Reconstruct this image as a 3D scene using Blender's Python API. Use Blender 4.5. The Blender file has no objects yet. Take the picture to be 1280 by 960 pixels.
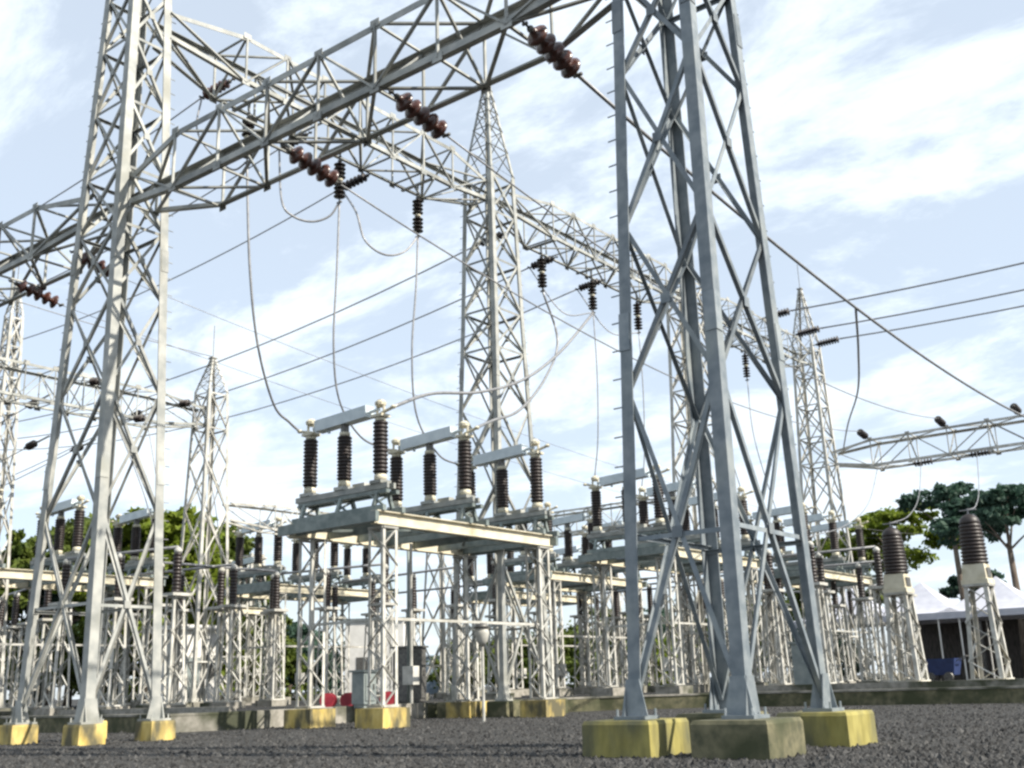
import bpy, math, random
from mathutils import Vector as V, Matrix
rnd = random.Random(7)
sc = bpy.context.scene
COL = sc.collection
rad = math.radians

# ------------------------------------------------------------------ camera, sky, sun, exposure
YAW, PITCH, ROLL, EYE, FPX = rad(37.6), rad(15.55), rad(1.78), 1.0, 1353.0
_s, _c = math.sin(YAW), math.cos(YAW)
_h, _r0, _z = V((-_s, _c, 0)), V((_c, _s, 0)), V((0, 0, 1))
FW = math.cos(PITCH) * _h + math.sin(PITCH) * _z
_u0 = -math.sin(PITCH) * _h + math.cos(PITCH) * _z
RT = math.cos(ROLL) * _r0 - math.sin(ROLL) * _u0
UP = math.sin(ROLL) * _r0 + math.cos(ROLL) * _u0
EYEV = V((0, 0, EYE))
cam_d = bpy.data.cameras.new('camera')
cam = bpy.data.objects.new('camera', cam_d)
COL.objects.link(cam)
m = Matrix((RT, UP, -FW)).transposed().to_4x4()
m.translation = EYEV
cam.matrix_world = m
cam_d.sensor_width = 36
cam_d.lens = 36 * FPX / 1280
cam_d.clip_end = 4000
cam_d.clip_start = 0.1
sc.camera = cam
try:
    sc.cycles.pixel_filter_type = 'BLACKMAN_HARRIS'
    sc.cycles.filter_width = 2.6
except Exception:
    pass

def ray(px, py):
    return FW + RT * ((px - 640) / FPX) - UP * ((py - 480) / FPX)
def on_x(px, py, X):
    d = ray(px, py); return EYEV + d * (X / d.x)
def on_y(px, py, Y):
    d = ray(px, py); return EYEV + d * (Y / d.y)
def on_z(px, py, Z):
    d = ray(px, py); return EYEV + d * ((Z - EYE) / d.z)

SUN_DIR = V((1.0, 0.22, 0)).normalized() * math.cos(rad(40)) + V((0, 0, math.sin(rad(40))))
w = bpy.data.worlds.new('World'); sc.world = w; w.use_nodes = True
nt = w.node_tree; nt.nodes.clear()
def N(t, **k):
    n = nt.nodes.new(t)
    for a, b in k.items(): setattr(n, a, b)
    return n
out = N('ShaderNodeOutputWorld'); bg = N('ShaderNodeBackground'); bg.inputs['Strength'].default_value = 0.09
sky = N('ShaderNodeTexSky', sky_type='NISHITA', sun_disc=False)
sky.sun_elevation = rad(40); sky.sun_rotation = math.atan2(1.0, 0.22)
sky.air_density = 1.0; sky.dust_density = 1.0; sky.ozone_density = 1.5
tc = N('ShaderNodeTexCoord'); sep = N('ShaderNodeSeparateXYZ')
nt.links.new(tc.outputs['Generated'], sep.inputs[0])
zz = N('ShaderNodeMath', operation='MAXIMUM'); zz.inputs[1].default_value = 0.0
nt.links.new(sep.outputs['Z'], zz.inputs[0])
za = N('ShaderNodeMath', operation='ADD'); za.inputs[1].default_value = 0.18
nt.links.new(zz.outputs[0], za.inputs[0])
dx = N('ShaderNodeMath', operation='DIVIDE'); dy = N('ShaderNodeMath', operation='DIVIDE')
nt.links.new(sep.outputs['X'], dx.inputs[0]); nt.links.new(za.outputs[0], dx.inputs[1])
nt.links.new(sep.outputs['Y'], dy.inputs[0]); nt.links.new(za.outputs[0], dy.inputs[1])
cmb = N('ShaderNodeCombineXYZ')
nt.links.new(dx.outputs[0], cmb.inputs[0]); nt.links.new(dy.outputs[0], cmb.inputs[1])
mp = N('ShaderNodeMapping'); mp.inputs['Rotation'].default_value = (0, 0, rad(25)); mp.inputs['Scale'].default_value = (1.15, 1.7, 1); mp.inputs['Location'].default_value = (7.1, 3.3, 0.4)
nt.links.new(cmb.outputs[0], mp.inputs[0])
no = N('ShaderNodeTexNoise'); no.inputs['Scale'].default_value = 1.5; no.inputs['Detail'].default_value = 10; no.inputs['Roughness'].default_value = 0.66; no.inputs['Distortion'].default_value = 0.35
nt.links.new(mp.outputs[0], no.inputs['Vector'])
rp = N('ShaderNodeValToRGB'); rp.color_ramp.interpolation = 'EASE'
rp.color_ramp.elements[0].position = 0.44; rp.color_ramp.elements[0].color = (0.54,) * 3 + (1,)
rp.color_ramp.elements[1].position = 0.60; rp.color_ramp.elements[1].color = (0.95,) * 3 + (1,)
nt.links.new(no.outputs[0], rp.inputs[0])
mx = N('ShaderNodeMixRGB'); mx.inputs[2].default_value = (7.15, 7.95, 8.75, 1)
nt.links.new(rp.outputs[0], mx.inputs[0]); nt.links.new(sky.outputs[0], mx.inputs[1])
nt.links.new(mx.outputs[0], bg.inputs['Color']); nt.links.new(bg.outputs[0], out.inputs[0])

sun_d = bpy.data.lights.new('sun', 'SUN'); sun_d.energy = 5.0; sun_d.angle = rad(0.5); sun_d.color = (1.0, 0.93, 0.82)
sun = bpy.data.objects.new('sun', sun_d); COL.objects.link(sun)
sun.rotation_euler = SUN_DIR.to_track_quat('Z', 'Y').to_euler(); sun.location = (0, 0, 60)
sc.view_settings.view_transform = 'Standard'; sc.view_settings.look = 'None'
sc.view_settings.gamma = 1; sc.view_settings.exposure = 0.75; sc.view_settings.use_curve_mapping = False

# ------------------------------------------------------------------ materials
def mat(name, c1, c2, scale=6.0, rough=0.6, metal=0.0, bump=0.0, lo=0.35, hi=0.65, c3=None, s3=1.2, p3=(0.5, 0.65), stretch=(1, 1, 1), coat=0.0, isl=None):
    mt = bpy.data.materials.new(name); mt.use_nodes = True
    t = mt.node_tree; b = t.nodes['Principled BSDF']
    b.inputs['Roughness'].default_value = rough; b.inputs['Metallic'].default_value = metal
    if coat: b.inputs['Coat Weight'].default_value = coat
    tcn = t.nodes.new('ShaderNodeTexCoord'); mpn = t.nodes.new('ShaderNodeMapping'); mpn.inputs['Scale'].default_value = stretch
    geo = t.nodes.new('ShaderNodeNewGeometry')
    t.links.new(geo.outputs['Position'], mpn.inputs[0])
    n = t.nodes.new('ShaderNodeTexNoise'); n.inputs['Scale'].default_value = scale; n.inputs['Detail'].default_value = 5
    t.links.new(mpn.outputs[0], n.inputs['Vector'])
    r = t.nodes.new('ShaderNodeValToRGB')
    r.color_ramp.elements[0].position = lo; r.color_ramp.elements[0].color = (*c1, 1)
    r.color_ramp.elements[1].position = hi; r.color_ramp.elements[1].color = (*c2, 1)
    t.links.new(n.outputs[0], r.inputs[0]); last = r.outputs[0]
    if c3:
        n3 = t.nodes.new('ShaderNodeTexNoise'); n3.inputs['Scale'].default_value = s3; n3.inputs['Detail'].default_value = 6
        t.links.new(mpn.outputs[0], n3.inputs['Vector'])
        r3 = t.nodes.new('ShaderNodeValToRGB'); r3.color_ramp.elements[0].position = p3[0]; r3.color_ramp.elements[1].position = p3[1]
        t.links.new(n3.outputs[0], r3.inputs[0])
        x = t.nodes.new('ShaderNodeMixRGB'); x.inputs[2].default_value = (*c3, 1)
        t.links.new(r3.outputs[0], x.inputs[0]); t.links.new(last, x.inputs[1]); last = x.outputs[0]
    if isl:
        mr = t.nodes.new('ShaderNodeMapRange'); mr.inputs['To Min'].default_value = isl[0]; mr.inputs['To Max'].default_value = isl[1]
        t.links.new(geo.outputs['Random Per Island'], mr.inputs['Value'])
        xm = t.nodes.new('ShaderNodeVectorMath'); xm.operation = 'SCALE'
        t.links.new(last, xm.inputs[0]); t.links.new(mr.outputs[0], xm.inputs['Scale']); last = xm.outputs[0]
    t.links.new(last, b.inputs['Base Color'])
    if bump:
        bn = t.nodes.new('ShaderNodeBump'); bn.inputs['Strength'].default_value = bump; bn.inputs['Distance'].default_value = 0.02
        t.links.new(n.outputs[0], bn.inputs['Height']); t.links.new(bn.outputs[0], b.inputs['Normal'])
    return mt
M = {}
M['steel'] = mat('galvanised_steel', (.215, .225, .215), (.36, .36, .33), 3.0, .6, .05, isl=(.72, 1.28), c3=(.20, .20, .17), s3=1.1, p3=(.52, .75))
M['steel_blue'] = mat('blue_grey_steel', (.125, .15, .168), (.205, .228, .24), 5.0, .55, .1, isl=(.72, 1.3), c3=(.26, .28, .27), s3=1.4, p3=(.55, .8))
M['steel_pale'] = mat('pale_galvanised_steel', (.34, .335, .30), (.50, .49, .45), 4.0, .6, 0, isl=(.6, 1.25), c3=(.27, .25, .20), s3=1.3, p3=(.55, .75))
M['cream'] = mat('cream_painted_steel', (.46, .42, .31), (.60, .56, .44), 3.0, .6, 0, c3=(.28, .24, .13), s3=1.5, p3=(.58, .75))
M['greensteel_shade'] = mat('grey_green_shade_steel', (.12, .15, .145), (.22, .25, .235), 4.0, .5, .1, isl=(.6, 1.4))  # grey green darkened so the deck's underside and end shade is in the tone
M['tube'] = mat('grey_painted_tube', (.46, .52, .55), (.58, .64, .66), 3.0, .45, .2)
M['porc'] = mat('dark_brown_porcelain', (.010, .0065, .006), (.024, .014, .011), 8.0, .5, 0, coat=.05)
M['redporc'] = mat('red_brown_porcelain', (.045, .017, .012), (.085, .030, .020), 8.0, .3, 0, coat=.3)
M['fit'] = mat('dull_hardware', (.08, .08, .08), (.17, .165, .15), 12.0, .5, .5)
M['wire'] = mat('weathered_aluminium', (.21, .21, .215), (.31, .31, .31), 9.0, .5, .5)
M['concrete'] = mat('weathered_concrete', (.20, .19, .16), (.33, .31, .27), 5.0, .9, 0, .4, c3=(.055, .06, .035), s3=.9, p3=(.45, .62))
M['moss'] = mat('mossy_concrete', (.07, .07, .04), (.17, .155, .09), 6.0, .9, 0, .4, c3=(.05, .055, .025), s3=1.4, p3=(.42, .6))
M['yellow'] = mat('yellow_painted_concrete', (.50, .36, .09), (.62, .48, .17), 7.0, .8, 0, .35, stretch=(1, 1, .45), c3=(.10, .09, .05), s3=2.4, p3=(.41, .60))
M['oldyellow'] = mat('worn_yellow_concrete', (.22, .19, .05), (.32, .28, .085), 7.0, .85, 0, .4, stretch=(1, 1, .4), c3=(.10, .10, .055), s3=2.0, p3=(.40, .60))
M['white'] = mat('white_render', (.58, .57, .54), (.68, .67, .64), 2.0, .8, 0, .1)
M['canvas'] = mat('white_canvas', (.42, .43, .49), (.50, .51, .56), 2.0, .8, 0, .05)
M['darkwall'] = mat('dark_timber_boarding', (.035, .03, .027), (.09, .078, .068), 3.0, .8, 0, .2, stretch=(4, 4, .6))
M['hazeblue'] = mat('haze_blue_cladding', (.26, .33, .40), (.32, .39, .46), 1.5, .6, 0)  # pale blue carries the haze of a distant hill
M['bluepaint'] = mat('dark_blue_paint', (.02, .035, .10), (.03, .05, .14), 4.0, .45, 0)
M['red'] = mat('red_paint', (.26, .015, .03), (.36, .03, .045), 6.0, .5, 0)
M['cabinet'] = mat('grey_cabinet_paint', (.16, .19, .19), (.24, .27, .26), 4.0, .5, 0)
M['leaf_lime'] = mat('lime_foliage', (.095, .14, .012), (.19, .24, .027), 1.2, .6, 0)
M['leaf_mid'] = mat('mid_green_foliage', (.055, .085, .014), (.13, .165, .03), 1.0, .6, 0)
M['leaf_dark'] = mat('dark_blue_green_foliage', (.026, .060, .042), (.065, .115, .08), 1.0, .6, 0)
M['bark'] = mat('grey_bark', (.08, .06, .045), (.16, .13, .10), 6.0, .9, 0, .5, stretch=(1, 1, .3))
for k in ('leaf_lime', 'leaf_mid', 'leaf_dark'):
    t = M[k].node_tree; b = t.nodes['Principled BSDF']; b.inputs['Specular IOR Level'].default_value = .2
    tl = t.nodes.new('ShaderNodeBsdfTranslucent'); ms = t.nodes.new('ShaderNodeMixShader'); ms.inputs[0].default_value = .4
    t.links.new(b.inputs['Base Color'].links[0].from_socket, tl.inputs['Color'])
    t.links.new(b.outputs[0], ms.inputs[1]); t.links.new(tl.outputs[0], ms.inputs[2])
    t.links.new(ms.outputs[0], t.nodes['Material Output'].inputs['Surface'])

def gravel_mat():
    mt = bpy.data.materials.new('grey_gravel'); mt.use_nodes = True
    t = mt.node_tree; b = t.nodes['Principled BSDF']; b.inputs['Roughness'].default_value = .95
    g = t.nodes.new('ShaderNodeNewGeometry')
    vo = t.nodes.new('ShaderNodeTexVoronoi'); vo.inputs['Scale'].default_value = 14
    n = t.nodes.new('ShaderNodeTexNoise'); n.inputs['Scale'].default_value = .8; n.inputs['Detail'].default_value = 6
    t.links.new(g.outputs['Position'], vo.inputs['Vector']); t.links.new(g.outputs['Position'], n.inputs['Vector'])
    s = t.nodes.new('ShaderNodeSeparateColor'); t.links.new(vo.outputs['Color'], s.inputs[0])
    r = t.nodes.new('ShaderNodeValToRGB')
    for i, (p, c) in enumerate(((0, (.014, .0135, .0125)), (.5, (.030, .029, .027)), (1, (.062, .060, .056)))):
        e = r.color_ramp.elements[i] if i < 2 else r.color_ramp.elements.new(p)
        e.position = p; e.color = (*c, 1)
    t.links.new(s.outputs[0], r.inputs[0])
    mxx = t.nodes.new('ShaderNodeMixRGB'); mxx.blend_type = 'MULTIPLY'; mxx.inputs[0].default_value = .5
    t.links.new(r.outputs[0], mxx.inputs[1]); t.links.new(n.outputs[0], mxx.inputs[2])
    t.links.new(mxx.outputs[0], b.inputs['Base Color'])
    bn = t.nodes.new('ShaderNodeBump'); bn.inputs['Strength'].default_value = 1; bn.inputs['Distance'].default_value = .04
    t.links.new(vo.outputs['Distance'], bn.inputs['Height']); bn.invert = True
    t.links.new(bn.outputs[0], b.inputs['Normal'])
    return mt
M['gravel'] = gravel_mat()
M['stone'] = mat('gravel_stone', (.018, .0175, .017), (.046, .045, .043), 9.0, .9, 0, isl=(.25, 2.0))

# ------------------------------------------------------------------ mesh helpers
class MB:
    def __init__(self): self.v = []; self.f = []; self.sm = False
    def add(self, vs, fs):
        o = len(self.v); self.v += [tuple(x) for x in vs]; self.f += [tuple(i + o for i in f) for f in fs]
    def box(self, x0, x1, y0, y1, z0, z1):
        self.add([(x, y, z) for z in (z0, z1) for y in (y0, y1) for x in (x0, x1)],
                 [(0, 2, 3, 1), (4, 5, 7, 6), (0, 1, 5, 4), (2, 6, 7, 3), (0, 4, 6, 2), (1, 3, 7, 5)])
    def frus(self, x, y, a0, b0, a1, b1, z0, z1):
        vs = [(x - a0, y - b0, z0), (x + a0, y - b0, z0), (x - a0, y + b0, z0), (x + a0, y + b0, z0),
              (x - a1, y - b1, z1), (x + a1, y - b1, z1), (x - a1, y + b1, z1), (x + a1, y + b1, z1)]
        self.add(vs, [(0, 2, 3, 1), (4, 5, 7, 6), (0, 1, 5, 4), (2, 6, 7, 3), (0, 4, 6, 2), (1, 3, 7, 5)])
    def prof(self, p, q, pts, caps):
        p, q = V(p), V(q); n = len(pts)
        self.add([p + o for o in pts] + [q + o for o in pts],
                 [(i, (i + 1) % n, n + (i + 1) % n, n + i) for i in range(n)] +
                 [tuple(reversed(c)) for c in caps] + [tuple(n + i for i in c) for c in caps])
    def bar(self, p, q, w, h=None, up=(0, 0, 1)):
        h = h or w; d = (V(q) - V(p)).normalized(); u = V(up)
        if abs(d.dot(u)) > .97: u = V((1, 0, 0))
        s = d.cross(u).normalized(); u = s.cross(d)
        self.prof(p, q, [s * (-w / 2) + u * (-h / 2), s * (w / 2) + u * (-h / 2), s * (w / 2) + u * (h / 2), s * (-w / 2) + u * (h / 2)], [(0, 1, 2, 3)])
    def ang(self, p, q, w, t, a, b):
        d = (V(q) - V(p)).normalized()
        a = V(a); a = (a - d * a.dot(d)).normalized(); b = V(b); b = (b - d * b.dot(d)); b = (b - a * b.dot(a)).normalized()
        self.prof(p, q, [V((0, 0, 0)), a * w, a * w + b * t, a * t + b * t, a * t + b * w, b * w], [(0, 1, 2, 3), (0, 3, 4, 5)])
    def tube(self, pts, r, n=6):
        pts = [V(p) for p in pts]; rings = []
        for i, p in enumerate(pts):
            d = (pts[min(i + 1, len(pts) - 1)] - pts[max(i - 1, 0)]).normalized()
            u = V((0, 0, 1)) if abs(d.z) < .9 else V((1, 0, 0))
            s = d.cross(u).normalized(); u = s.cross(d)
            rr = r[i] if isinstance(r, (list, tuple)) else r
            rings.append([p + (s * math.cos(k * 2 * math.pi / n) + u * math.sin(k * 2 * math.pi / n)) * rr for k in range(n)])
        vs = [v for g in rings for v in g]
        fs = [(i * n + k, i * n + (k + 1) % n, (i + 1) * n + (k + 1) % n, (i + 1) * n + k) for i in range(len(pts) - 1) for k in range(n)]
        fs += [tuple(reversed(range(n))), tuple((len(pts) - 1) * n + k for k in range(n))]
        self.add(vs, fs)
    def lathe(self, prof, n=12, c=(0, 0, 0)):
        vs = []; fs = []
        for r, z in prof:
            vs += [(c[0] + r * math.cos(2 * math.pi * k / n), c[1] + r * math.sin(2 * math.pi * k / n), c[2] + z) for k in range(n)]
        for i in range(len(prof) - 1):
            fs += [(i * n + k, i * n + (k + 1) % n, (i + 1) * n + (k + 1) % n, (i + 1) * n + k) for k in range(n)]
        fs += [tuple(reversed(range(n))), tuple((len(prof) - 1) * n + k for k in range(n))]
        self.add(vs, fs)
    def mesh(self, name, mt, smooth=False):
        me = bpy.data.meshes.new(name); me.from_pydata(self.v, [], self.f); me.materials.append(M[mt]); me.update()
        if smooth: me.polygons.foreach_set('use_smooth', [True] * len(me.polygons))
        return me
    def build(self, name, mt, parent=None, smooth=False):
        o = bpy.data.objects.new(name, self.mesh(name, mt, smooth)); COL.objects.link(o)
        if parent: o.parent = parent
        return o
def link(name, me, parent=None, loc=(0, 0, 0)):
    o = bpy.data.objects.new(name, me); COL.objects.link(o); o.location = loc
    if parent: o.parent = parent
    return o
def tag(o, label=None, cat=None, group=None, kind=None):
    if label: o['label'] = label
    if cat: o['category'] = cat; o['kind'] = 'thing'
    if group: o['group'] = group
    if kind: o['kind'] = kind
    return o
def thing(name, label, cat, loc=(0, 0, 0), group=None):
    o = bpy.data.objects.new(name, None); COL.objects.link(o); o.location = loc; o.empty_display_size = .2
    return tag(o, label, cat, group)
def copy_tree(o, loc=None, label=None, parent=None, group=None, rot=None):
    c = o.copy(); COL.objects.link(c); c.parent = parent
    if loc is not None: c.location = loc
    if rot is not None: c.rotation_euler.z = rot
    if label: c['label'] = label
    if group: c['group'] = group
    for ch in list(o.children): copy_tree(ch, None, None, c)
    return c
def spline(pts, n=8):
    pts = [V(p) for p in pts]; P = [pts[0] * 2 - pts[1]] + pts + [pts[-1] * 2 - pts[-2]]; o = []
    for i in range(1, len(P) - 2):
        for k in range(n):
            t = k / n; a, b, c, d = P[i - 1], P[i], P[i + 1], P[i + 2]
            o.append(.5 * (2 * b + (c - a) * t + (2 * a - 5 * b + 4 * c - d) * t * t + (3 * b - a - 3 * c + d) * t ** 3))
    return o + [pts[-1]]
def sagline(p, q, sag, n=20):
    p, q = V(p), V(q)
    return [p.lerp(q, i / n) - V((0, 0, 4 * sag * (i / n) * (1 - i / n))) for i in range(n + 1)]
def wire(name, pts, r, label, cat='power line', group=None, mt='wire'):
    b = MB(); b.tube(pts, r); return tag(b.build(name, mt, None, True), label, cat, group)

# ------------------------------------------------------------------ ground
YARD = .50; GZ = .10
b = MB(); S = 1500
b.add([(-S, -S, GZ), (S, -S, GZ), (S, S, GZ), (-S, S, GZ)], [(0, 1, 2, 3)])
tag(b.build('gravel_ground', 'gravel'), kind='structure')
wall_line = [(-75, 17.3), (-24.6, 17.3), (-23.9, 19.0), (-23.9, 26.2), (-20.9, 31.4), (-17.9, 33.5), (45, 33.5)]
b = MB()
vs = [(x, y, YARD) for x, y in wall_line] + [(S, 33.5, YARD), (S, S, YARD), (-S, S, YARD), (-S, 17.3, YARD)]
b.add(vs, [tuple(range(len(vs)))])
tag(b.build('raised_ground', 'gravel'), kind='structure')
def walling(pts, t, z0, z1):
    b = MB()
    for (x0, y0), (x1, y1) in zip(pts, pts[1:]):
        d = V((x1 - x0, y1 - y0, 0)).normalized(); n = V((-d.y, d.x, 0)) * t
        p, q = V((x0, y0, 0)), V((x1, y1, 0))
        vs = [p, q, q + n, p + n]
        b.add([(v.x, v.y, z) for z in (z0, z1) for v in vs], [(0, 3, 2, 1), (4, 5, 6, 7), (0, 1, 5, 4), (1, 2, 6, 5), (2, 3, 7, 6), (3, 0, 4, 7)])
    return b
def wall_thing(pts, label, mt):
    r = thing('retaining_wall', label, 'low wall', (pts[0][0], pts[0][1], 0))
    loc = [(x - pts[0][0], y - pts[0][1]) for x, y in pts]
    walling(loc, .22, -.1, .50).build('wall_face', mt, r)
    cp = []
    walling([(x, y - .03) for x, y in loc], .30, .502, .56).build('coping', 'concrete', r)
wall_thing(wall_line[:2], 'dark mossy low concrete wall running off left behind the left tower feet', 'moss')
wall_thing([(-24.6, 17.3), (-23.9, 19.0), (-23.9, 26.2)], 'grey low concrete wall between left tower and the yellow blocks of the switch stand', 'concrete')
wall_thing([(-23.9, 26.2), (-20.9, 31.4), (-17.9, 33.5)], 'dark low concrete wall at the feet of the middle lattice tower', 'moss')
wall_thing([(-17.9, 33.5), (45, 33.5)], 'long low concrete wall at right in front of the two fat insulator posts', 'moss')
b = MB(); b.box(-17.5, 45, 35.0, 35.3, .5, .74)
tag(b.build('concrete_kerb', 'concrete'), 'narrow pale concrete kerb behind the low wall at right', 'kerb')
b = MB(); b.box(-60, -26, 20.2, 20.45, .5, .66)
tag(b.build('concrete_kerb', 'concrete'), 'narrow concrete kerb behind the low wall at far left', 'kerb')

# ------------------------------------------------------------------ lattice towers
def tower(cx, cy, z0, secs, panels, label, mt='steel', lw=.18, bw=.08, spire=None, foot='yellow', fz=(0, .6), fw=.42, gus=True, fmat2=None, redund=True):
    r = thing('lattice_tower', label, 'lattice tower', (cx, cy, 0))
    def W(z):
        for (za, xa, ya), (zb, xb, yb) in zip(secs, secs[1:]):
            if z <= zb: break
        t = (z - za) / (zb - za); return (xa + (xb - xa) * t) / 2, (ya + (yb - ya) * t) / 2
    def C(sx, sy, z):
        a, c = W(z); return V((sx * a, sy * c, z))
    cor = [(-1, -1), (1, -1), (1, 1), (-1, 1)]
    for i, (sx, sy) in enumerate(cor):
        b = MB()
        for (za, *_), (zb, *_) in zip(secs, secs[1:]):
            b.ang(C(sx, sy, za), C(sx, sy, zb), lw, lw * .11, (-sx, 0, 0), (0, -sy, 0))
        if gus:   # splice plates and stiffened foot
            for z in (z0 + 5.2, z0 + 10.4):
                if z < secs[-1][0] - 1:
                    p, q = C(sx, sy, z - .28), C(sx, sy, z + .28)
                    o = V((sx * .012, sy * .012, 0)); b.ang(p + o, q + o, lw * .92, .011, (-sx, 0, 0), (0, -sy, 0))
        if gus and i in (0, 2):   # climbing pegs
            z = z0 + 1.6
            while z < secs[-1][0] - .4:
                p = C(sx, sy, z); k = int(z * 10) % 2
                b.tube([p - V((sx * .06, 0, 0)), p + V((0, sy * .17, 0)) - V((sx * .06, 0, 0))] if i == 2 else [p - V((0, sy * .06, 0)), p + V((sx * .17, -sy * .06, 0))], .011, 5)
                z += .42
        L = b.build('leg', mt, r)
        f = C(sx, sy, z0); b = MB()
        b.box(f.x - lw * 1.15 - sx * lw * .4, f.x + lw * 1.15 - sx * lw * .4, f.y - lw * 1.15 - sy * lw * .4, f.y + lw * 1.15 - sy * lw * .4, fz[1] + .002, fz[1] + .045)
        for k in (0, 1):
            a = V((-sx, 0, 0)) if k else V((0, -sy, 0)); n = V((sx, 0, 0)) if not k else V((0, sy, 0))
            p = V((f.x, f.y, 0)) + n * .005
            b.add([p - a * lw * .5 + V((0, 0, fz[1] + .045)), p + a * lw * 1.6 + V((0, 0, fz[1] + .045)), p + a * lw * 1.05 + V((0, 0, fz[1] + .5)), p + V((0, 0, fz[1] + .5)),
                   p - a * lw * .5 + n * .014 + V((0, 0, fz[1] + .045)), p + a * lw * 1.6 + n * .014 + V((0, 0, fz[1] + .045)), p + a * lw * 1.05 + n * .014 + V((0, 0, fz[1] + .5)), p + n * .014 + V((0, 0, fz[1] + .5))],
                  [(0, 1, 2, 3), (7, 6, 5, 4), (0, 4, 5, 1), (1, 5, 6, 2), (2, 6, 7, 3), (3, 7, 4, 0)])
        for bx in (-1, 1):
            for by in (-1, 1):
                qx, qy = f.x - sx * lw * .4 + bx * lw * .95, f.y - sy * lw * .4 + by * lw * .95
                b.tube([(qx, qy, fz[1] + .03), (qx, qy, fz[1] + .13)], .016, 6)
        b.build('base_plate', mt, L)
        b = MB(); b.lathe([(fw * 1.43, fz[0] - .1), (fw * 1.40, fz[1] - .045), (fw * 1.34, fz[1])], 4, (0, 0, 0))
        b.v = [(f.x - sx * .06 + (x - y) * .7071, f.y - sy * .06 + (x + y) * .7071, z) for x, y, z in b.v]
        b.build('footing', foot if not (fmat2 and i % 2) else fmat2, r)
    for i in range(4):
        c0, c1 = cor[i], cor[(i + 1) % 4]
        n = V((c0[0] + c1[0], c0[1] + c1[1], 0)).normalized()
        b = MB(); o1, o2 = n * -(lw * .11 + .004), n * -(lw * .11 + bw * .12 + .008)
        for j, (za, zb) in enumerate(zip(panels, panels[1:])):
            a0, a1, b0, b1 = C(*c0, za), C(*c1, za), C(*c0, zb), C(*c1, zb)
            e = (a1 - a0).normalized(); k = lw * .45
            up = (b0 - a0).normalized()
            b.ang(a0 + e * k + o2, b1 - e * k + o2, bw, bw * .12, up, -n)
            b.ang(a1 - e * k + o1, b0 + e * k + o1, bw, bw * .12, up, -n)
            tt = (a1 - a0).length / ((a1 - a0).length + (b1 - b0).length)
            zc = za + (zb - za) * tt
            if j == 0:
                h0, h1 = C(*c0, zc), C(*c1, zc)
                b.ang(h0 + o1 * 1.6, h1 + o1 * 1.6, bw * .9, bw * .12, (0, 0, -1), -n)
            if gus:
                m0 = (C(*c0, zc) + C(*c1, zc)) / 2 - n * (lw * .11 - .008); g = bw * 1.1
                b.add([m0 - e * g - V((0, 0, g)), m0 + e * g - V((0, 0, g)), m0 + e * g + V((0, 0, g)), m0 - e * g + V((0, 0, g))] +
                      [m0 - e * g - V((0, 0, g)) + n * .01, m0 + e * g - V((0, 0, g)) + n * .01, m0 + e * g + V((0, 0, g)) + n * .01, m0 - e * g + V((0, 0, g)) + n * .01],
                      [(0, 1, 2, 3), (4, 7, 6, 5), (0, 4, 5, 1), (1, 5, 6, 2), (2, 6, 7, 3), (3, 7, 4, 0)])
        for z in [z for z in panels if z > 11.5] + [panels[-1] + .002]:
            b.ang(C(*c0, z) + o1 * 1.6, C(*c1, z) + o1 * 1.6, bw, bw * .12, (0, 0, -1), -n)
        b.build('bracing', mt, r)
    if spire:
        zt = secs[-1][0]; b = MB(); a, c = W(zt); top = V((0, 0, spire)); ts = .09
        P = lambda sx, sy, t: V((sx * (a + (ts - a) * t), sy * (c + (ts - c) * t), zt + (spire - zt) * t))
        for sx, sy in cor: b.ang(P(sx, sy, 0), P(sx, sy, 1), lw * .6, .014, (-sx, 0, 0), (0, -sy, 0))
        lv = [0, .26, .48, .66, .80, .91]
        for i in range(4):
            c0, c1 = cor[i], cor[(i + 1) % 4]
            for ta, tb in zip(lv, lv[1:]):
                b.bar(P(*c0, ta), P(*c1, tb), bw * .6, .01); b.bar(P(*c1, ta), P(*c0, tb), bw * .6, .01)
                b.bar(P(*c0, tb), P(*c1, tb), bw * .6, .01)
        b.box(-.14, .14, -.14, .14, spire, spire + .06)
        sp = b.build('spire', mt, r)
        b = MB(); b.tube([(0, 0, spire + .06), (0, 0, spire + 1.5)], .018, 5); b.build('lightning_rod', 'fit', sp)
    return r
PAN = [.65, 4.75, 7.3, 9.85, 11.9, 13.3, 15.1, 16.9, 18.3]
tower(-22.3, 13.57, .7, [(.62, 2.72, 1.78), (12.2, 1.78, 1.36), (18.5, 1.3, 1.1)], [.75, 4.9, 7.7, 10.0, 11.8, 13.3, 15.1, 16.9, 18.4],
      'left lattice tower of pale grey steel standing on bright yellow concrete blocks', 'steel', .215, .07, 22.4, 'yellow', (0, .5), .30)
tower(-6.95, 13.6, .58, [(.55, 1.68, 2.5), (10, 1.37, 1.75), (13.5, 1.25, 1.5)], [.7, 4.85, 7.35, 9.9, 11.7, 13.4],
      'nearest lattice tower of blue grey steel on wide mossy concrete blocks at right', 'steel_blue', .185, .068, None, 'oldyellow', (-.2, .53), .50, True, 'moss')
tower(-22, 27.6, .7, [(.62, 2.1, 2.5), (13, 1.5, 1.6), (18.5, 1.25, 1.35)], PAN, 'middle lattice tower with pointed spire rising behind the switch platform', 'steel', .17, .075, 22.3, 'moss', (0, .56), .38)
tower(-22, 41.7, .75, [(.75, 2.2, 2.3), (13, 1.5, 1.5), (18.5, 1.3, 1.3)], [.8] + PAN[1:], 'far lattice tower hidden behind the legs of the nearest tower', 'steel_pale', .15, .07, None, 'concrete', (.5, .75), .35, False)
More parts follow.
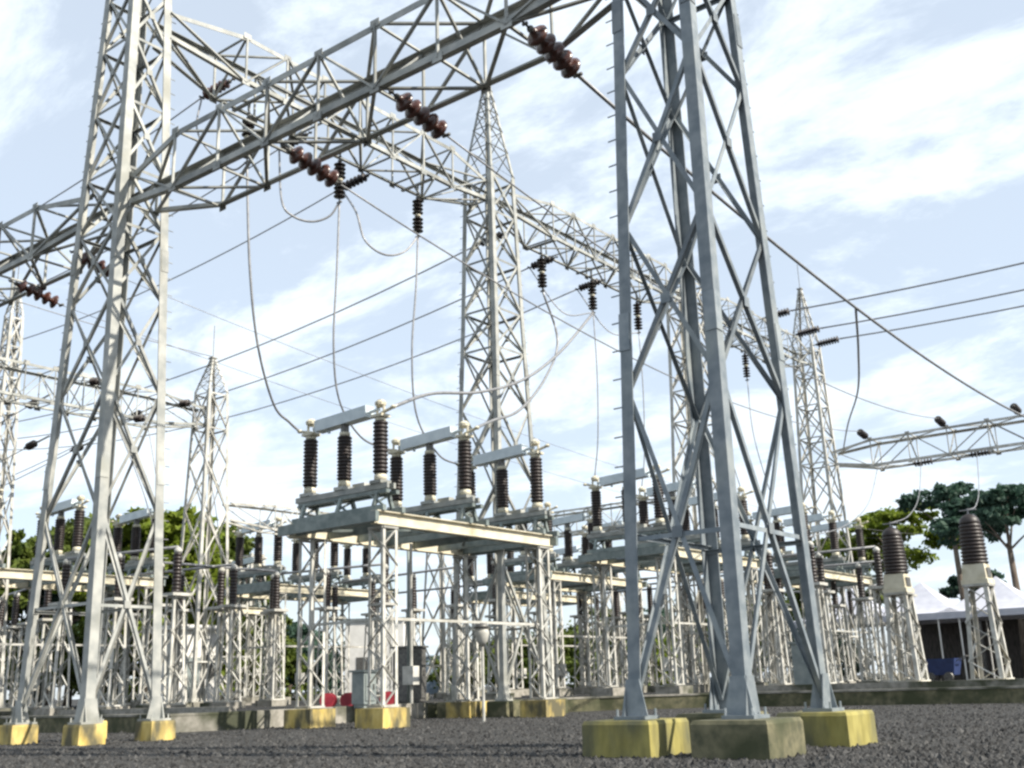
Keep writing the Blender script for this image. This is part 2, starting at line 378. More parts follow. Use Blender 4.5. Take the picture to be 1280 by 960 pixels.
tower(-22, 55.3, .75, [(.75, 2.2, 2.3), (13, 1.5, 1.5), (18.5, 1.2, 1.2)], [.8] + PAN[1:], 'distant slender spired lattice tower just right of the nearest tower', 'steel_pale', .15, .07, 21.9, 'concrete', (.5, .75), .35, False)
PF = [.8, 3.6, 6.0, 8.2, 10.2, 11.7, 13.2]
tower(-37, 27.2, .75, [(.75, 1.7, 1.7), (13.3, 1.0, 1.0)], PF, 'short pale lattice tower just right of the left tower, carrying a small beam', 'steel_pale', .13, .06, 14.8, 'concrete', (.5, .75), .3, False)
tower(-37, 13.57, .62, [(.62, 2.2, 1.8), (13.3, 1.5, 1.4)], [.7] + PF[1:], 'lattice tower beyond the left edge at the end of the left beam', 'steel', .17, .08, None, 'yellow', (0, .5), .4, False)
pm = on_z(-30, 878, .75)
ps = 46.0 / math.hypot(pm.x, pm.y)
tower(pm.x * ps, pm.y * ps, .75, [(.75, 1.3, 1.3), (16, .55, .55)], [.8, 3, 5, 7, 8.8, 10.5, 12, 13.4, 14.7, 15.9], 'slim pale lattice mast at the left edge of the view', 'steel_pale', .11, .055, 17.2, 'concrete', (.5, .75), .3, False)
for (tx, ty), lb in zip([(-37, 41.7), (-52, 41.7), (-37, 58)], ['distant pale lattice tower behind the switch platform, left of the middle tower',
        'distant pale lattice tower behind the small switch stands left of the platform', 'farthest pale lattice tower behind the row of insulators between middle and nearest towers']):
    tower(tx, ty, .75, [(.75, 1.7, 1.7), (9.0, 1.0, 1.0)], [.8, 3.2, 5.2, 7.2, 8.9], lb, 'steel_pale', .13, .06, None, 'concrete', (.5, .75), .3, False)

# ------------------------------------------------------------------ gantry beams (box trusses)
def beam(p, q, axis, half, z0, z1, n, label, mt='steel', cw=.10, lw=.055, taper=2.2, zt=None):
    L = (q - p); r = thing('gantry_beam', label, 'gantry beam', (p, axis[1], 0) if axis[0] == 'x' else (axis[1], p, 0))
    zt = zt or ((z0 + z1) / 2 - .3, (z0 + z1) / 2 + .45)
    def P(t, s, k):
        f = min(1, min(t, abs(L) - t) / taper); yo = s * half * (.55 + .45 * f); zf = (z0, z1)[k] * f + zt[k] * (1 - f)
        u = t * (1 if L > 0 else -1)
        return V((u, yo, zf)) if axis[0] == 'x' else V((yo, u, zf))
    A = abs(L); ts = [0] + [taper + (A - 2 * taper) * i / (n - 2) for i in range(n - 1)] + [A]
    side = V((0, 1, 0)) if axis[0] == 'x' else V((1, 0, 0))
    for s in (-1, 1):
        for k in (0, 1):
            b = MB()
            for ta, tb in zip(ts, ts[1:]):
                if ta in (0,) or tb == A or True:
                    b.ang(P(ta, s, k), P(tb, s, k), cw, cw * .13, side * -s, (0, 0, 1 if k == 0 else -1))
            b.build('chord', mt, r)
    faces = [((-1, 0), (-1, 1)), ((1, 0), (1, 1)), ((-1, 0), (1, 0)), ((-1, 1), (1, 1))]
    for fi, (c0, c1) in enumerate(faces):
        b = MB()
        for i, (ta, tb) in enumerate(zip(ts, ts[1:])):
            a, d = (P(ta, *c0), P(tb, *c1)) if i % 2 else (P(ta, *c1), P(tb, *c0))
            b.bar(a, d, lw, lw * .5)
            if fi < 2: b.bar(P(tb, *c0), P(tb, *c1), lw * .8, lw * .5)
            else: b.bar(P(tb, *c0), P(tb, *c1), lw * .8, lw * .5)
            if fi < 2 and cw > .09:   # gusset plates at the nodes
                for t_, c_ in ((tb, c0), (tb, c1)):
                    g = P(t_, *c_); h = .12; nrm = side * c0[0] * .009
                    e = V((1, 0, 0)) if axis[0] == 'x' else V((0, 1, 0)); zc = V((0, 0, 1))
                    b.add([g - e * h - zc * h * .7 + nrm, g + e * h - zc * h * .7 + nrm, g + e * h + zc * h * .7 + nrm, g - e * h + zc * h * .7 + nrm,
                           g - e * h - zc * h * .7 + nrm * 2, g + e * h - zc * h * .7 + nrm * 2, g + e * h + zc * h * .7 + nrm * 2, g - e * h + zc * h * .7 + nrm * 2],
                          [(0, 1, 2, 3), (4, 7, 6, 5), (0, 4, 5, 1), (1, 5, 6, 2), (2, 6, 7, 3), (3, 7, 4, 0)])
        if fi == 2:
            for k_, ta in enumerate(ts[1:-1]):
                b.bar(P(ta, *((-1, 0), (1, 0))[k_ % 2]), P(ta, *((1, 1), (-1, 1))[k_ % 2]), lw * .8, lw * .5)
        b.build('lacing', mt, r)
    return r
beam(-7.6, -21.5, ('x', 13.57), .68, 11.9, 13.3, 8, 'big box lattice beam joining the blue grey tower to the yellow-footed tower', 'steel', .14, .075)
beam(-23.1, -36.4, ('x', 13.57), .68, 11.9, 13.3, 7, 'lattice beam running left from the left tower out of the view', 'steel', .13, .08)
beam(14.1, 27.0, ('y', -22), .7, 16.9, 18.3, 8, 'high lattice beam between the left tower and the spired middle tower', 'steel', .12, .075)
beam(28.3, 41.0, ('y', -22), .68, 16.9, 18.3, 8, 'high lattice beam running right from the spired middle tower behind the nearest tower', 'steel', .11, .07)
beam(42.4, 54.7, ('y', -22), .68, 16.9, 18.3, 8, 'high lattice beam ending at the distant spired tower beyond the nearest tower', 'steel', .1, .05)
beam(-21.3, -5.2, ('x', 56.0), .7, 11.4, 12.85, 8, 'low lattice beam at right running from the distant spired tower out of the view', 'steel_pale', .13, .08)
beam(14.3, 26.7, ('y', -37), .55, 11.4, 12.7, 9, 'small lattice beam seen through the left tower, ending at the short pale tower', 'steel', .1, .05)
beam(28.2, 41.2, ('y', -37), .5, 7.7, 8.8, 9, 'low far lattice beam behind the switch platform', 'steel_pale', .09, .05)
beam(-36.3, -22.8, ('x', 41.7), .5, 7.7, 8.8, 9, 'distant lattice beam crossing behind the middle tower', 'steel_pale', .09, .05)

# ------------------------------------------------------------------ insulators
def disc_mesh(r, pitch, mt):
    b = MB()
    b.lathe([(r * .28, 0), (r * .34, -pitch * .08), (r * .36, -pitch * .30), (r * .72, -pitch * .40), (r, -pitch * .62), (r * .97, -pitch * .72), (r * .6, -pitch * .74), (r * .3, -pitch * .78), (r * .2, -pitch)], 14)
    return b.mesh('insulator_disc', mt, True)
DISC = {}
def string(P, d, n, r, pitch, mt, label, group=None, band=False, name='insulator_string'):
    o = thing(name, label, 'insulator', P, group)
    o.rotation_euler = (-V(d)).to_track_quat('Z', 'Y').to_euler()
    key = (round(r, 3), round(pitch, 3), mt)
    if key not in DISC: DISC[key] = disc_mesh(*key)
    lk = .22
    b = MB(); b.tube([(0, 0, .04), (0, 0, -lk)], .022, 6); b.tube([(-.05, 0, -.03), (.05, 0, -.03)], .03, 6)
    b.lathe([(.05, -lk + .08), (.07, -lk + .04), (.05, -lk)], 8); b.build('hanger', 'fit', o, True)
    for i in range(n):
        z = -lk - i * pitch - (.09 if band and i >= n // 2 else 0)
        link('insulator_disc', DISC[key], o, (0, 0, z))
    e = -lk - n * pitch - (.09 if band else 0)
    if band:
        b = MB(); zb = -lk - (n // 2) * pitch; b.lathe([(r * .55, zb), (r * .6, zb - .045), (r * .55, zb - .09)], 10); b.build('band', 'cream', o, True)
    b = MB(); b.tube([(0, 0, e + .02), (0, 0, e - .14)], .025, 6); b.tube([(-.09, 0, e - .14), (.09, 0, e - .14)], .035, 6); b.build('clamp', 'fit', o, True)
    return o, V(P) + V(d).normalized() * (-(e - .14))
END = {}
AB_Y = [16.98, 20.41, 23.84]; BE_Y = [30.6, 33.95, 37.35]; EG_Y = [44.2, 47.4, 50.9]
ordn = ['first', 'middle', 'last']
for rowi, (ys, lab) in enumerate(((AB_Y, ['dark vertical insulator string under the high beam, nearest the left tower', 'dark vertical insulator string hanging under the high beam in front of pale jumper loop',
                                 'dark vertical insulator string hanging clear against sky, left of the middle tower spire']),
                         (BE_Y, ['dark vertical insulator string first to the right of the middle tower', 'dark vertical insulator string where two long cables from the switch platform rise to meet it',
                                 'dark vertical insulator string seen just inside the left leg of the nearest tower']),
                         (EG_Y, ['dark vertical insulator string mostly hidden behind the front leg of the nearest tower', 'small dark vertical insulator string between front and right legs of the nearest tower', 'far dark vertical insulator string close to the distant spired tower']))):
    for i, Y in enumerate(ys):
        b0 = (-22, Y, 16.88)
        o, e = string((-22, Y, 16.55), (0, 0, -1), 8, .18, .135, 'porc', lab[i], 'vertical insulator strings under the high beam', True)
        b = MB(); b.box(-.7, .7, -.05, .05, .27, .33); b.box(-.03, .03, -.03, .03, .04, .27); b.build('hanger_bracket', 'steel', o)
        END['s', rowi, i] = e
# strain strings on the near beam, conductors towards +Y
lab = ['thick red brown insulator string close to the nearest tower, sloping off the big beam', 'thick red brown insulator string at the middle of the big beam', 'thick red brown insulator string on the big beam nearer the left tower']
for i, (X, Y, z) in enumerate(((-9.5, 12.98, 11.84), (-12.75, 13.08, 11.84), (-15.9, 13.15, 11.84))):
    d = V((0, 1, -.17)); o, e = string((X, Y, z), d, 5, .215, .25, 'redporc', lab[i], 'red brown insulator strings on the big beam'); END['c', i] = e
lab = ['red brown insulator string on the left beam beside the left tower', 'red brown insulator string hanging off the left beam near the left edge of the view']
for i, X in enumerate((-24.1, -27.1)):
    o, e = string((X, 13.3, 11.84), (0, 1, -.2), 5, .2, .235, 'redporc', lab[i], 'red brown insulator strings on the left beam'); END['d', i] = e
lab = ['dark brown slanting insulator string high beside the left tower', 'dark slanting insulator string behind the big beam, middle of three on the high beam', 'short dark slanting insulator string beneath the high beam left of the middle tower']
for i, (Y, z) in enumerate(((17.0, 17.9), (19.9, 17.4), (22.5, 17.0))):
    o, e = string((-22.75, Y, z), (-1, -.1, -.12), 6, .16, .16, 'redporc' if i == 0 else 'porc', lab[i], 'slanting insulator strings on the high beam'); END['a', i] = e
lab = ['small dark insulator string level with the head of the middle tower', 'short dark insulator string lying along the conductor just right of the middle tower', 'short dark insulator string lying along the conductor left of the nearest tower']
for i, Y in enumerate((28.6, 31.7, 34.95)):
    o, e = string((-22.05, Y, 16.72), (-1, 0, -.06), 7, .15, .14, 'porc', lab[i], 'short strain insulators on the right high beam'); END['b', i] = e
lab = ['dark strain insulator between the front and right legs of the nearest tower', 'dark strain insulator left of the distant spired tower', 'black strain insulator on the right side of the distant spired tower']
for i, (Y, z) in enumerate(((48.3, 18.25), (52.0, 18.25), (54.6, 18.3))):
    o, e = string((-21.3, Y, z), (1, 0, .03), 8, .2, .15, 'porc', lab[i], 'strain insulators of the right hand conductors'); END['r', i] = e
lab = ['left dark insulator on top of the low right beam', 'middle dark insulator on top of the low right beam', 'right dark insulator on top of the low right beam']
for i, X in enumerate((-19.2, -15.25, -11.7)):
    o, e = string((X, 55.25, 12.92), (0, -1, .14), 5, .19, .16, 'porc', lab[i], 'strain insulators on the low right beam'); END['g', i] = e
lab = ['left horizontal dark insulator under the low right beam', 'right horizontal dark insulator under the low right beam']
for i, (X, z) in enumerate(((-17.4, 11.3), (-14.6, 11.35))):
    o, e = string((X, 55.8, z), (1, 0, .02), 6, .17, .16, 'porc', lab[i], 'horizontal insulators under the low right beam')
    b = MB(); b.bar((0, 0, .03), (0, 0, -.05), .05); o2 = o
    END['u', i] = e
lab = ['lower', 'upper', 'third', 'fourth', 'fifth', 'sixth']
spots = [((110, 478), -36.4, 'topmost small black insulator seen through the left tower'), ((50, 500), -37.6, 'upper black insulator outside the left tower leg'),
         ((48, 552), -38.6, 'lower black insulator outside the left tower leg'), ((106, 556), -37.7, 'low black insulator between the front legs of the left tower'),
         ((165, 524), -36.4, 'black insulator beside the rear leg of the left tower'), ((222, 505), -36.4, 'black insulator beside the short pale tower'),
         ((180, 514), -37.6, 'black insulator on the far side of the small beam')]
for (px, py), X, lb in spots:
    P = on_x(px, py, X)
    sgn = -1 if X < -37 else 1
    o, e = string(P, (sgn, 0, -.12), 4, .15, .13, 'porc', lb, 'small black insulators on the small beam')
    wl = 'thin wire from the ' + lb.replace('topmost of the ', 'topmost of ').replace('the left tower', 'left tower')
    if sgn < 0: wire('conductor', sagline(e, e + V((-40, 0, -1.2)), 1.2, 16), .018, wl, 'power line')
    else:
        t = V((-34.5, min((23.5, 26.2, 28.9), key=lambda q: abs(q - e.y)), 5.75))
        wire('drop_cable', spline([e, e + V((.35, 0, -.7)), e.lerp(t, .6) + V((.3, 0, 0)), t]), .02, wl, 'cable')
    b = MB(); b.bar((0, 0, 0), (0, 0, .75), .05); b.build('bracket', 'steel', o)

# ------------------------------------------------------------------ disconnect switches on lattice stands
def shed_insulator(b, x, y, z0, z1, r, n):
    pr = []; p = (z1 - z0) / n
    for i in range(n):
        z = z0 + i * p
        pr += [(r * .84, z), (r * .84, z + p * .3), (r, z + p * .45), (r * .98, z + p * .68), (r * .84, z + p * .87)]
    pr.append((r * .84, z1)); b.lathe(pr, 12, (x, y, 0))
def make_switch(label, loc, group):
    r = thing('disconnect_switch', label, 'disconnect switch', loc, group)
    b = MB(); b.box(-1.75, 1.75, -.16, -.08, .04, .2); b.box(-1.75, 1.75, .08, .16, .04, .2)
    for x in (-1.35, 0, 1.35): b.box(x - .2, x + .2, -.2, .2, .202, .30)
    b.bar((-1.6, .28, .12), (1.3, .28, .12), .06); b.box(.1, .55, .2, .42, .02, .4)
    b.build('base_frame', 'steel', r)
    for x, top in ((-1.35, 1.98), (0, 1.85), (1.35, 2.05)):
        b = MB(); b.lathe([(.17, .30), (.17, .42), (.14, .5)], 12, (x, 0, 0)); b.build('base_fitting', 'cream', r, True); b = MB(); b.lathe([(.13, top - .06), (.15, top - .02), (.15, top + .06)], 12, (x, 0, 0))
        ins = MB(); shed_insulator(ins, x, 0, .5, top - .06, .205, 13); io = ins.build('post_insulator', 'porc', r, True)
        b.build('end_fitting', 'cream', io, True)
    b = MB(); b.frus(-.62, 0, .03, .03, .03, .03, 2.0, 2.1)
    b.bar((-1.05, 0, 2.26), (.95, 0, 2.36), .32, .34); b.tube([(-1.25, 0, 2.24), (1.3, 0, 2.36)], .05, 8); b.build('blade_tube', 'tube', r)
    b = MB(); b.box(-.06, .06, -.1, .1, 1.91, 2.14); b.build('blade_support', 'fit', r)
    for x, z, sgn in ((-1.35, 2.04, -1), (1.35, 2.11, 1)):
        b = MB(); b.box(x - .2, x + .2, -.17, .17, z, z + .08); b.tube([(x - .12, 0, z + .08), (x - .12, 0, z + .34)], .035, 6); b.tube([(x + .12, 0, z + .08), (x + .12, 0, z + .34)], .035, 6)
        b.lathe([(.06, z + .3), (.15, z + .36), (.16, z + .44), (.08, z + .52)], 10, (x, 0, 0))
        b.tube([(x, 0, z + .12), (x + sgn * .45, 0, z + .22)], .045, 6); b.lathe([(.05, -.05), (.085, 0), (.05, .05)], 8, (x + sgn * .47, 0, z + .23))
        b.build('contact_head', 'cream', r)
    return r
def lattice_column(b, x, y, w0, w1, z0, z1, n, a=.085, d=.05):
    P = lambda sx, sy, z: V((x + sx * (w0 + (w1 - w0) * (z - z0) / (z1 - z0)) / 2, y + sy * (w0 + (w1 - w0) * (z - z0) / (z1 - z0)) / 2, z))
    cor = [(-1, -1), (1, -1), (1, 1), (-1, 1)]
    for sx, sy in cor: b.ang(P(sx, sy, z0), P(sx, sy, z1), a, a * .16, (-sx, 0, 0), (0, -sy, 0))
    for i in range(4):
        c0, c1 = cor[i], cor[(i + 1) % 4]
        for k in range(n):
            za, zb = z0 + (z1 - z0) * k / n, z0 + (z1 - z0) * (k + 1) / n
            p, q = (P(*c0, za), P(*c1, zb)) if (k + i) % 2 else (P(*c1, za), P(*c0, zb))
            b.bar(p, q, d, d * .35)
        b.bar(P(*c0, z1 - .03), P(*c1, z1 - .03), d * 1.4, d)
        b.bar(P(*c0, z0 + .03), P(*c1, z0 + .03), d * 1.4, d)
def make_stand(label, loc, group, zg=0.0, fz=.56):
    """origin at the near right corner on the ground; runs -X 3.4 m and +Y 7.2 m; deck at 5.0-5.35"""
    r = thing('switch_stand', label, 'steel stand', loc, group)
    for x, y in ((-.3, .35), (-3.15, .55), (-.3, 6.9), (-3.15, 6.9)):
        b = MB(); lattice_column(b, x, y, .52, .52, fz + .02, 4.98, 9); c = b.build('column', 'steel_pale', r)
        b = MB(); b.box(x - .47, x + .47, y - .47, y + .47, zg - .1, fz); b.build('footing', 'yellow', c)
    for x in (-.12, -3.3):
        b = MB(); y0, y1 = -.15, 7.3
        b.box(x - .02, x + .02, y0, y1, 5.03, 5.32); b.box(x - .12, x + .12, y0, y1, 5.0, 5.028); b.box(x - .12, x + .12, y0, y1, 5.322, 5.35)
        b.build('deck_beam', 'cream', r)
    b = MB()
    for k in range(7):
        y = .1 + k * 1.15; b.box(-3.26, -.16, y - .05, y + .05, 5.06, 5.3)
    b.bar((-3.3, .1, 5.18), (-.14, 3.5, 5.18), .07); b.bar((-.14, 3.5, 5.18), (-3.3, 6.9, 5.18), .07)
    b.build('deck_joists', 'greensteel_shade', r)  # dark tone puts the shade under the deck into the joists' colour
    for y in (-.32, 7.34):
        b = MB(); b.box(-3.6, .1, y, y + .12, 5.04, 5.3); b.build('end_beam', 'greensteel_shade', r)  # end face turned from the sun: its shade is put into the colour
    for k in range(3):
        b = MB(); y = .4 + k * 3.4
        for yy in (y - .35, y + .35):
            b.box(-3.4, .05, yy - .06, yy + .06, 5.352, 5.5)
        for x in (-3.1, -1.7, -.35):
            [b.bar((x, y + k1 * .34, 5.5), (x, y + k1 * .2, 5.86), .09) for k1 in (-1, 1)]; b.bar((x, y - .33, 5.55), (x, y + .22, 5.84), .05); b.bar((x + .3, y - .3, 5.5), (x - .3, y - .2, 5.86), .05)
        b.box(-3.35, 0, y - .24, y - .12, 5.83, 5.93); b.box(-3.35, 0, y + .12, y + .24, 5.83, 5.93); [b.box(x - .16, x + .16, y - .119, y + .119, 5.85, 5.93) for x in (-3.1, -1.75, -.4)]
        b.build('support_frame', 'greensteel_shade', r)
    b = MB(); b.tube([(-2.2, 3.4, .6 + zg), (-2.2, 3.4, 5.0)], .04, 6); b.box(-2.4, -2.0, 3.25, 3.5, zg + 1.1, zg + 1.6); b.build('operating_rod', 'steel_pale', r)
    for s in ((-.3, .35, -3.15, .55), (-.3, .35, -.3, 6.9)):
        b = MB(); b.bar((s[0], s[1], 2.7), (s[2], s[3], 2.7), .07); b.build('tie_bar', 'steel_pale', r)
    return r
SX, SY = -19.2, 19.4
st = make_stand('large pale steel stand with cream edged deck and yellow footing blocks in the centre', (SX, SY, 0), 'switch stands')
pl = ['nearest switch on the central deck, its grey tube highest at left', 'middle switch on the central deck with a grey tube over dark insulators', 'switch at the right end of the central deck beside the middle tower']
HEAD = {}
for k in range(3):
    lc = (SX - 1.8, SY + .4 + 3.4 * k, 5.932)
    if k == 0: sw = make_switch(pl[0], lc, 'disconnect switches on the central deck'); sw.scale.z = .93
    else: copy_tree(sw, lc, pl[k])
    HEAD[k, 0] = V(lc) + V((-1.82, 0, 2.11)); HEAD[k, 1] = V(lc) + V((1.82, 0, 2.18))
    HEAD[k, 2] = V(lc) + V((-1.35, 0, 2.6))
# further stands of the same kind
more = [((-19.2, 33.6), 'legs of the nearest tower'), ((-27.0, 37.5), 'gap right of the spired tower'), ((-37.6, 31.5), 'gap before the central stand'),
        ((-38.4, 18.9), 'yellow-footed tower'), ((-34.2, 44.0), 'legs of the central stand'), ((-19.2, 46.5), 'right leg of the nearest tower'), ((-49, 33.0), 'short pale tower')]
for i, ((x, y), where) in enumerate(more):
    sb = copy_tree(st, (x, y, .25), 'smaller looking distant switch stand seen by the ' + where)
    for col in [c for c in sb.children if c.name.startswith('column')]:
        for ft in col.children:
            ft.data = ft.data.copy(); ft.data.materials[0] = M['concrete']
    for k in range(3):
        copy_tree(sw, (x - 1.8, y + .4 + 3.4 * k, 5.932 + .25), ('front', 'middle', 'back')[k] + ' of three switches on the stand by the ' + where, group='distant disconnect switches')

# ------------------------------------------------------------------ posts carrying a single insulator
def post_stand(x, y, h, ih, label, group, bus=None):
    r = thing('insulator_post', label, 'insulator post', (x, y, YARD), group)
    b = MB(); lattice_column(b, 0, 0, .62, .42, .22, h, 6, .08, .045); c = b.build('lattice_leg', 'steel_pale', r)
    b = MB(); b.box(-.42, .42, -.42, .42, -.05, .22); b.build('footing', 'concrete', r)
    b = MB(); b.box(-.36, .36, -.36, .36, h + .002, h + .1); b.build('head_plate', 'steel_pale', r)
    b = MB(); shed_insulator(b, 0, 0, h + .1, h + ih, .15, 11); i = b.build('post_insulator', 'porc', r, True)
    b = MB(); b.lathe([(.12, h + ih), (.14, h + ih + .1), (.06, h + ih + .2)], 10); b.build('cap', 'steel_pale', i, True)
    return r
p0 = post_stand(-26.5, 33, 3.6, 1.4, 'insulator post directly behind the middle tower, first of its row', 'insulator posts on lattice legs')
rows = [('row behind the middle tower', [(-26.5 - 2.6 * i, 33.5 + .2 * i) for i in range(1, 5)]), ('row beyond the central stand', [(-30 - 2.6 * i, 40.5) for i in range(5)]),
        ('row seen through the nearest tower', [(-14.6 - 2.3 * i, 41.5) for i in range(4)]), ('back row right of the middle tower', [(-20 - 2.7 * i, 50.5) for i in range(6)]),
        ('row behind the left tower', [(-34.5, 23.5 + 2.7 * i) for i in range(3)]), ('near row at left', [(-30.5, 21.4), (-33.0, 20.9), (-35.5, 20.4)]), ('second row at left', [(-33.5, 26.0), (-36.2, 25.6), (-39.0, 25.2)]), ('row by the hut', [(-30.0, 30.5), (-32.7, 30.0), (-35.4, 29.5)]), ('row between the two lattice stands', [(-22.8, 45.5), (-25.4, 45.2), (-28.0, 44.9), (-30.6, 44.6)]),
        ('deep row beyond the blue grey tower', [(-15.5 - 1.9 * i, 47.0) for i in range(6)]), ('deepest row beyond the blue grey tower', [(-20.5 - 2.4 * i, 60.0) for i in range(6)]), ('row left of the two spired towers', [(-24.5 - 2.0 * i, 47.8) for i in range(4)]),
        ('row at far left', [(-43 - 2.4 * i, 24 + .6 * i) for i in range(4)]),
        ('row left of the fat insulator posts', [(-15.6 - 2.2 * i, 37.6 + 1.2 * i) for i in range(2)])]
nth = ['first', 'second', 'third', 'fourth', 'fifth', 'sixth']
for nm, ps_ in rows:
    for i, (x, y) in enumerate(ps_):
        copy_tree(p0, (x, y, YARD), nth[i] + ' insulator post from the right in the ' + nm if 'behind the left tower' not in nm else nth[i] + ' insulator post from the left in the ' + nm)
    if len(ps_) > 2:
        (x0, y0), (x1, y1) = ps_[0], ps_[-1]
        b = MB(); b.tube([(x0, y0, YARD + 5.2), (x1, y1, YARD + 5.2)], .05, 8)
        tag(b.build('busbar', 'wire', None, True), 'long pale busbar tube lying on top of the ' + nm, 'busbar')

# ------------------------------------------------------------------ fat insulator posts (current transformers) at right
def ct(x, y, label):
    r = thing('current_transformer', label, 'current transformer', (x, y, YARD), 'fat insulator posts at right')
    b = MB(); lattice_column(b, 0, 0, .98, .70, .2, 3.1, 5, .13, .075); b.build('lattice_pedestal', 'steel_pale', r)
    b = MB(); b.box(-.62, .62, -.62, .62, -.05, .2); b.build('footing', 'yellow', r)
    b = MB(); b.box(-.40, .40, -.40, .40, 3.102, 3.24); b.frus(0, 0, .36, .36, .33, .33, 3.242, 3.72); b.build('terminal_tank', 'cream', r)
    b = MB(); b.box(.362, .38, -.2, .2, 3.3, 3.6); b.build('cover_plate', 'fit', r)
    b = MB(); pr = []
    for i in range(11):
        z = 3.72 + i * .115; rr = .40 - .0006 * i * i
        pr += [(rr * .88, z), (rr, z + .04), (rr, z + .07), (rr * .88, z + .1)]
    pr += [(.31, 4.99)]
    b.lathe(pr, 18); b.build('insulator', 'porc', r, True)
    b = MB(); b.lathe([(.31, 4.99), (.32, 5.05), (.28, 5.17), (.18, 5.27), (.05, 5.32)], 16); b.build('dome_cap', 'porc', r, True)
    b = MB(); b.tube([(0, 0, 5.28), (0, 0, 5.5)], .03, 6); b.bar((-.25, 0, 5.45), (.25, 0, 5.45), .08, .03); b.build('terminal', 'wire', r)
    return r
c0 = ct(-12.5, 37.2, 'left of two fat dark insulator posts on pale lattice pedestals, beside the nearest tower')
c1 = copy_tree(c0, (-9.62, 36.1, YARD), 'right of two fat dark insulator posts on pale pedestals, nearest the right edge')

# ------------------------------------------------------------------ wires
cl = ['thick conductor sweeping down from behind the nearest tower to the low right beam', 'conductor running from the middle red brown string behind the middle tower', 'thin conductor running from the left red brown string to the low right beam']
for i, X in enumerate((-9.5, -12.75, -15.9)):
    g = END['g', 2 - i] if i < 3 else None
    g = V((X, 55.3, 11.45)) if i == 0 else END['g', 2 - i]
    wire('conductor', sagline(END['c', i], g, 1.12 + .1 * i, 28), (.04, .02, .02)[i], cl[i])
for i, lb in enumerate(('faint conductor from the red brown string beside the left tower into the distance', 'faint conductor from the red brown string at the left edge into the distance')):
    e = END['d', i]; wire('conductor', sagline(e, (e.x - 1, 110, 14), 3.0, 30), .009, lb)
for i, lb in enumerate(('conductor sloping down left behind the left tower from the highest slanting insulator', 'conductor leaving the middle slanting insulator behind the big beam', 'conductor leaving the short slanting insulator left of the middle tower')):
    e = END['a', i]; wire('conductor', sagline(e, (-52, e.y - .3, e.z - .2), .9), .022, lb)
for i, lb in enumerate(('topmost of three long conductors crossing behind the loops', 'middle of three long conductors crossing behind the central switches', 'lowest of three long conductors crossing just above the central switches')):
    e = END['b', i]; wire('conductor', sagline(e, (-75, e.y, 18.0), 2.1), .028, lb)
for i, lb in enumerate(('topmost of three conductors crossing the sky at right', 'middle of three conductors crossing the sky at right', 'lowest of three conductors crossing the sky at right')):
    e = END['r', i]; wire('conductor', sagline(e, (18, e.y, 19.5), .9), .04, lb)
s = lambda r_, i: END['s', r_, i]
def px_path(start, mids, end): return spline([start] + [on_x(x, y, X) for x, y, X in mids] + [end])
wire('drop_cable', px_path(s(0, 0), [(312, 330, -22), (322, 430, -22.2), (342, 505, -22.6), (362, 528, -22.8)], HEAD[0, 0]), .035, 'pale drop cable curving down to the left end of the nearest switch', 'cable')
wire('drop_cable', px_path(s(0, 1), [(421, 340, -22), (417, 430, -22.1), (424, 500, -22.3), (450, 545, -22.6)], HEAD[1, 0]), .03, 'pale drop cable falling behind the nearest grey switch tube', 'cable')
wire('drop_cable', px_path(s(0, 2), [(520, 360, -22), (515, 440, -22.1), (521, 520, -22.3), (548, 568, -22.6)], HEAD[2, 0]), .03, 'pale drop cable falling behind the middle grey switch tube', 'cable')
wire('jumper_cable', px_path(END['a', 1], [(352, 250, -23), (366, 270, -22.8), (390, 277, -22.5), (412, 270, -22.2)], s(0, 1)), .032, 'looping jumper left of the dark insulator string in front of the sky', 'cable')
wire('jumper_cable', px_path(END['a', 2], [(445, 265, -23), (456, 300, -22.8), (480, 318, -22.4), (505, 315, -22.1)], s(0, 2)), .032, 'looping jumper hanging between two vertical insulator strings', 'cable')
wire('jumper_cable', px_path(END['a', 0], [(246, 160, -23.6), (262, 190, -23.2), (290, 212, -22.6)], s(0, 0)), .028, 'looping jumper partly hidden behind the big beam', 'cable')
wire('rising_cable', px_path(HEAD[0, 1], [(540, 492, -20.0), (600, 490, -20.4), (655, 474, -21), (700, 440, -21.5)], s(1, 1)), .05, 'thick cable from the nearest switch rising right to a hanging insulator', 'cable')
wire('rising_cable', px_path(HEAD[1, 1], [(615, 526, -20.2), (650, 512, -20.8), (682, 472, -21.5), (697, 425, -22)], s(1, 0)), .045, 'cable from the middle switch curving up beside the middle tower', 'cable')
for i, (x, lb) in enumerate(((1, 'thin vertical wire dropping from the insulator left of the nearest tower'), (2, 'thin vertical wire dropping inside the left leg of the nearest tower'))):
    e = s(1, x); wire('drop_cable', spline([e, e + V((.03, 0, -2.5)), e + V((-.1, .02, -5)), V((-22.35, 34.0 + 3.4 * i, 8.56))]), .022, lb, 'cable')
for i in range(2):
    e = s(2, i); wire('drop_cable', spline([e, e + V((.1, 0, -3)), V((-22.35, 46.9 + 3.4 * i, 8.56))]), .022, ('thin wire dropping behind the front leg of the nearest tower', 'thin wire dropping beside the right leg of the nearest tower')[i], 'cable')
for i, lb in ((0, 'short loop of wire around the insulators right of the middle tower'), (1, 'short loop of wire left of the nearest tower')):
    a, c = END['b', i + 1], s(1, i + 1); wire('jumper_cable', spline([a, a.lerp(c, .5) + V((0, 0, -.9)), c]), .022, lb, 'cable')
a = on_x(1070, 384, -9.5); a = min(sagline(END['c', 0], (-9.5, 55.3, 11.45), 1.12, 280), key=lambda p: (p - a).length)
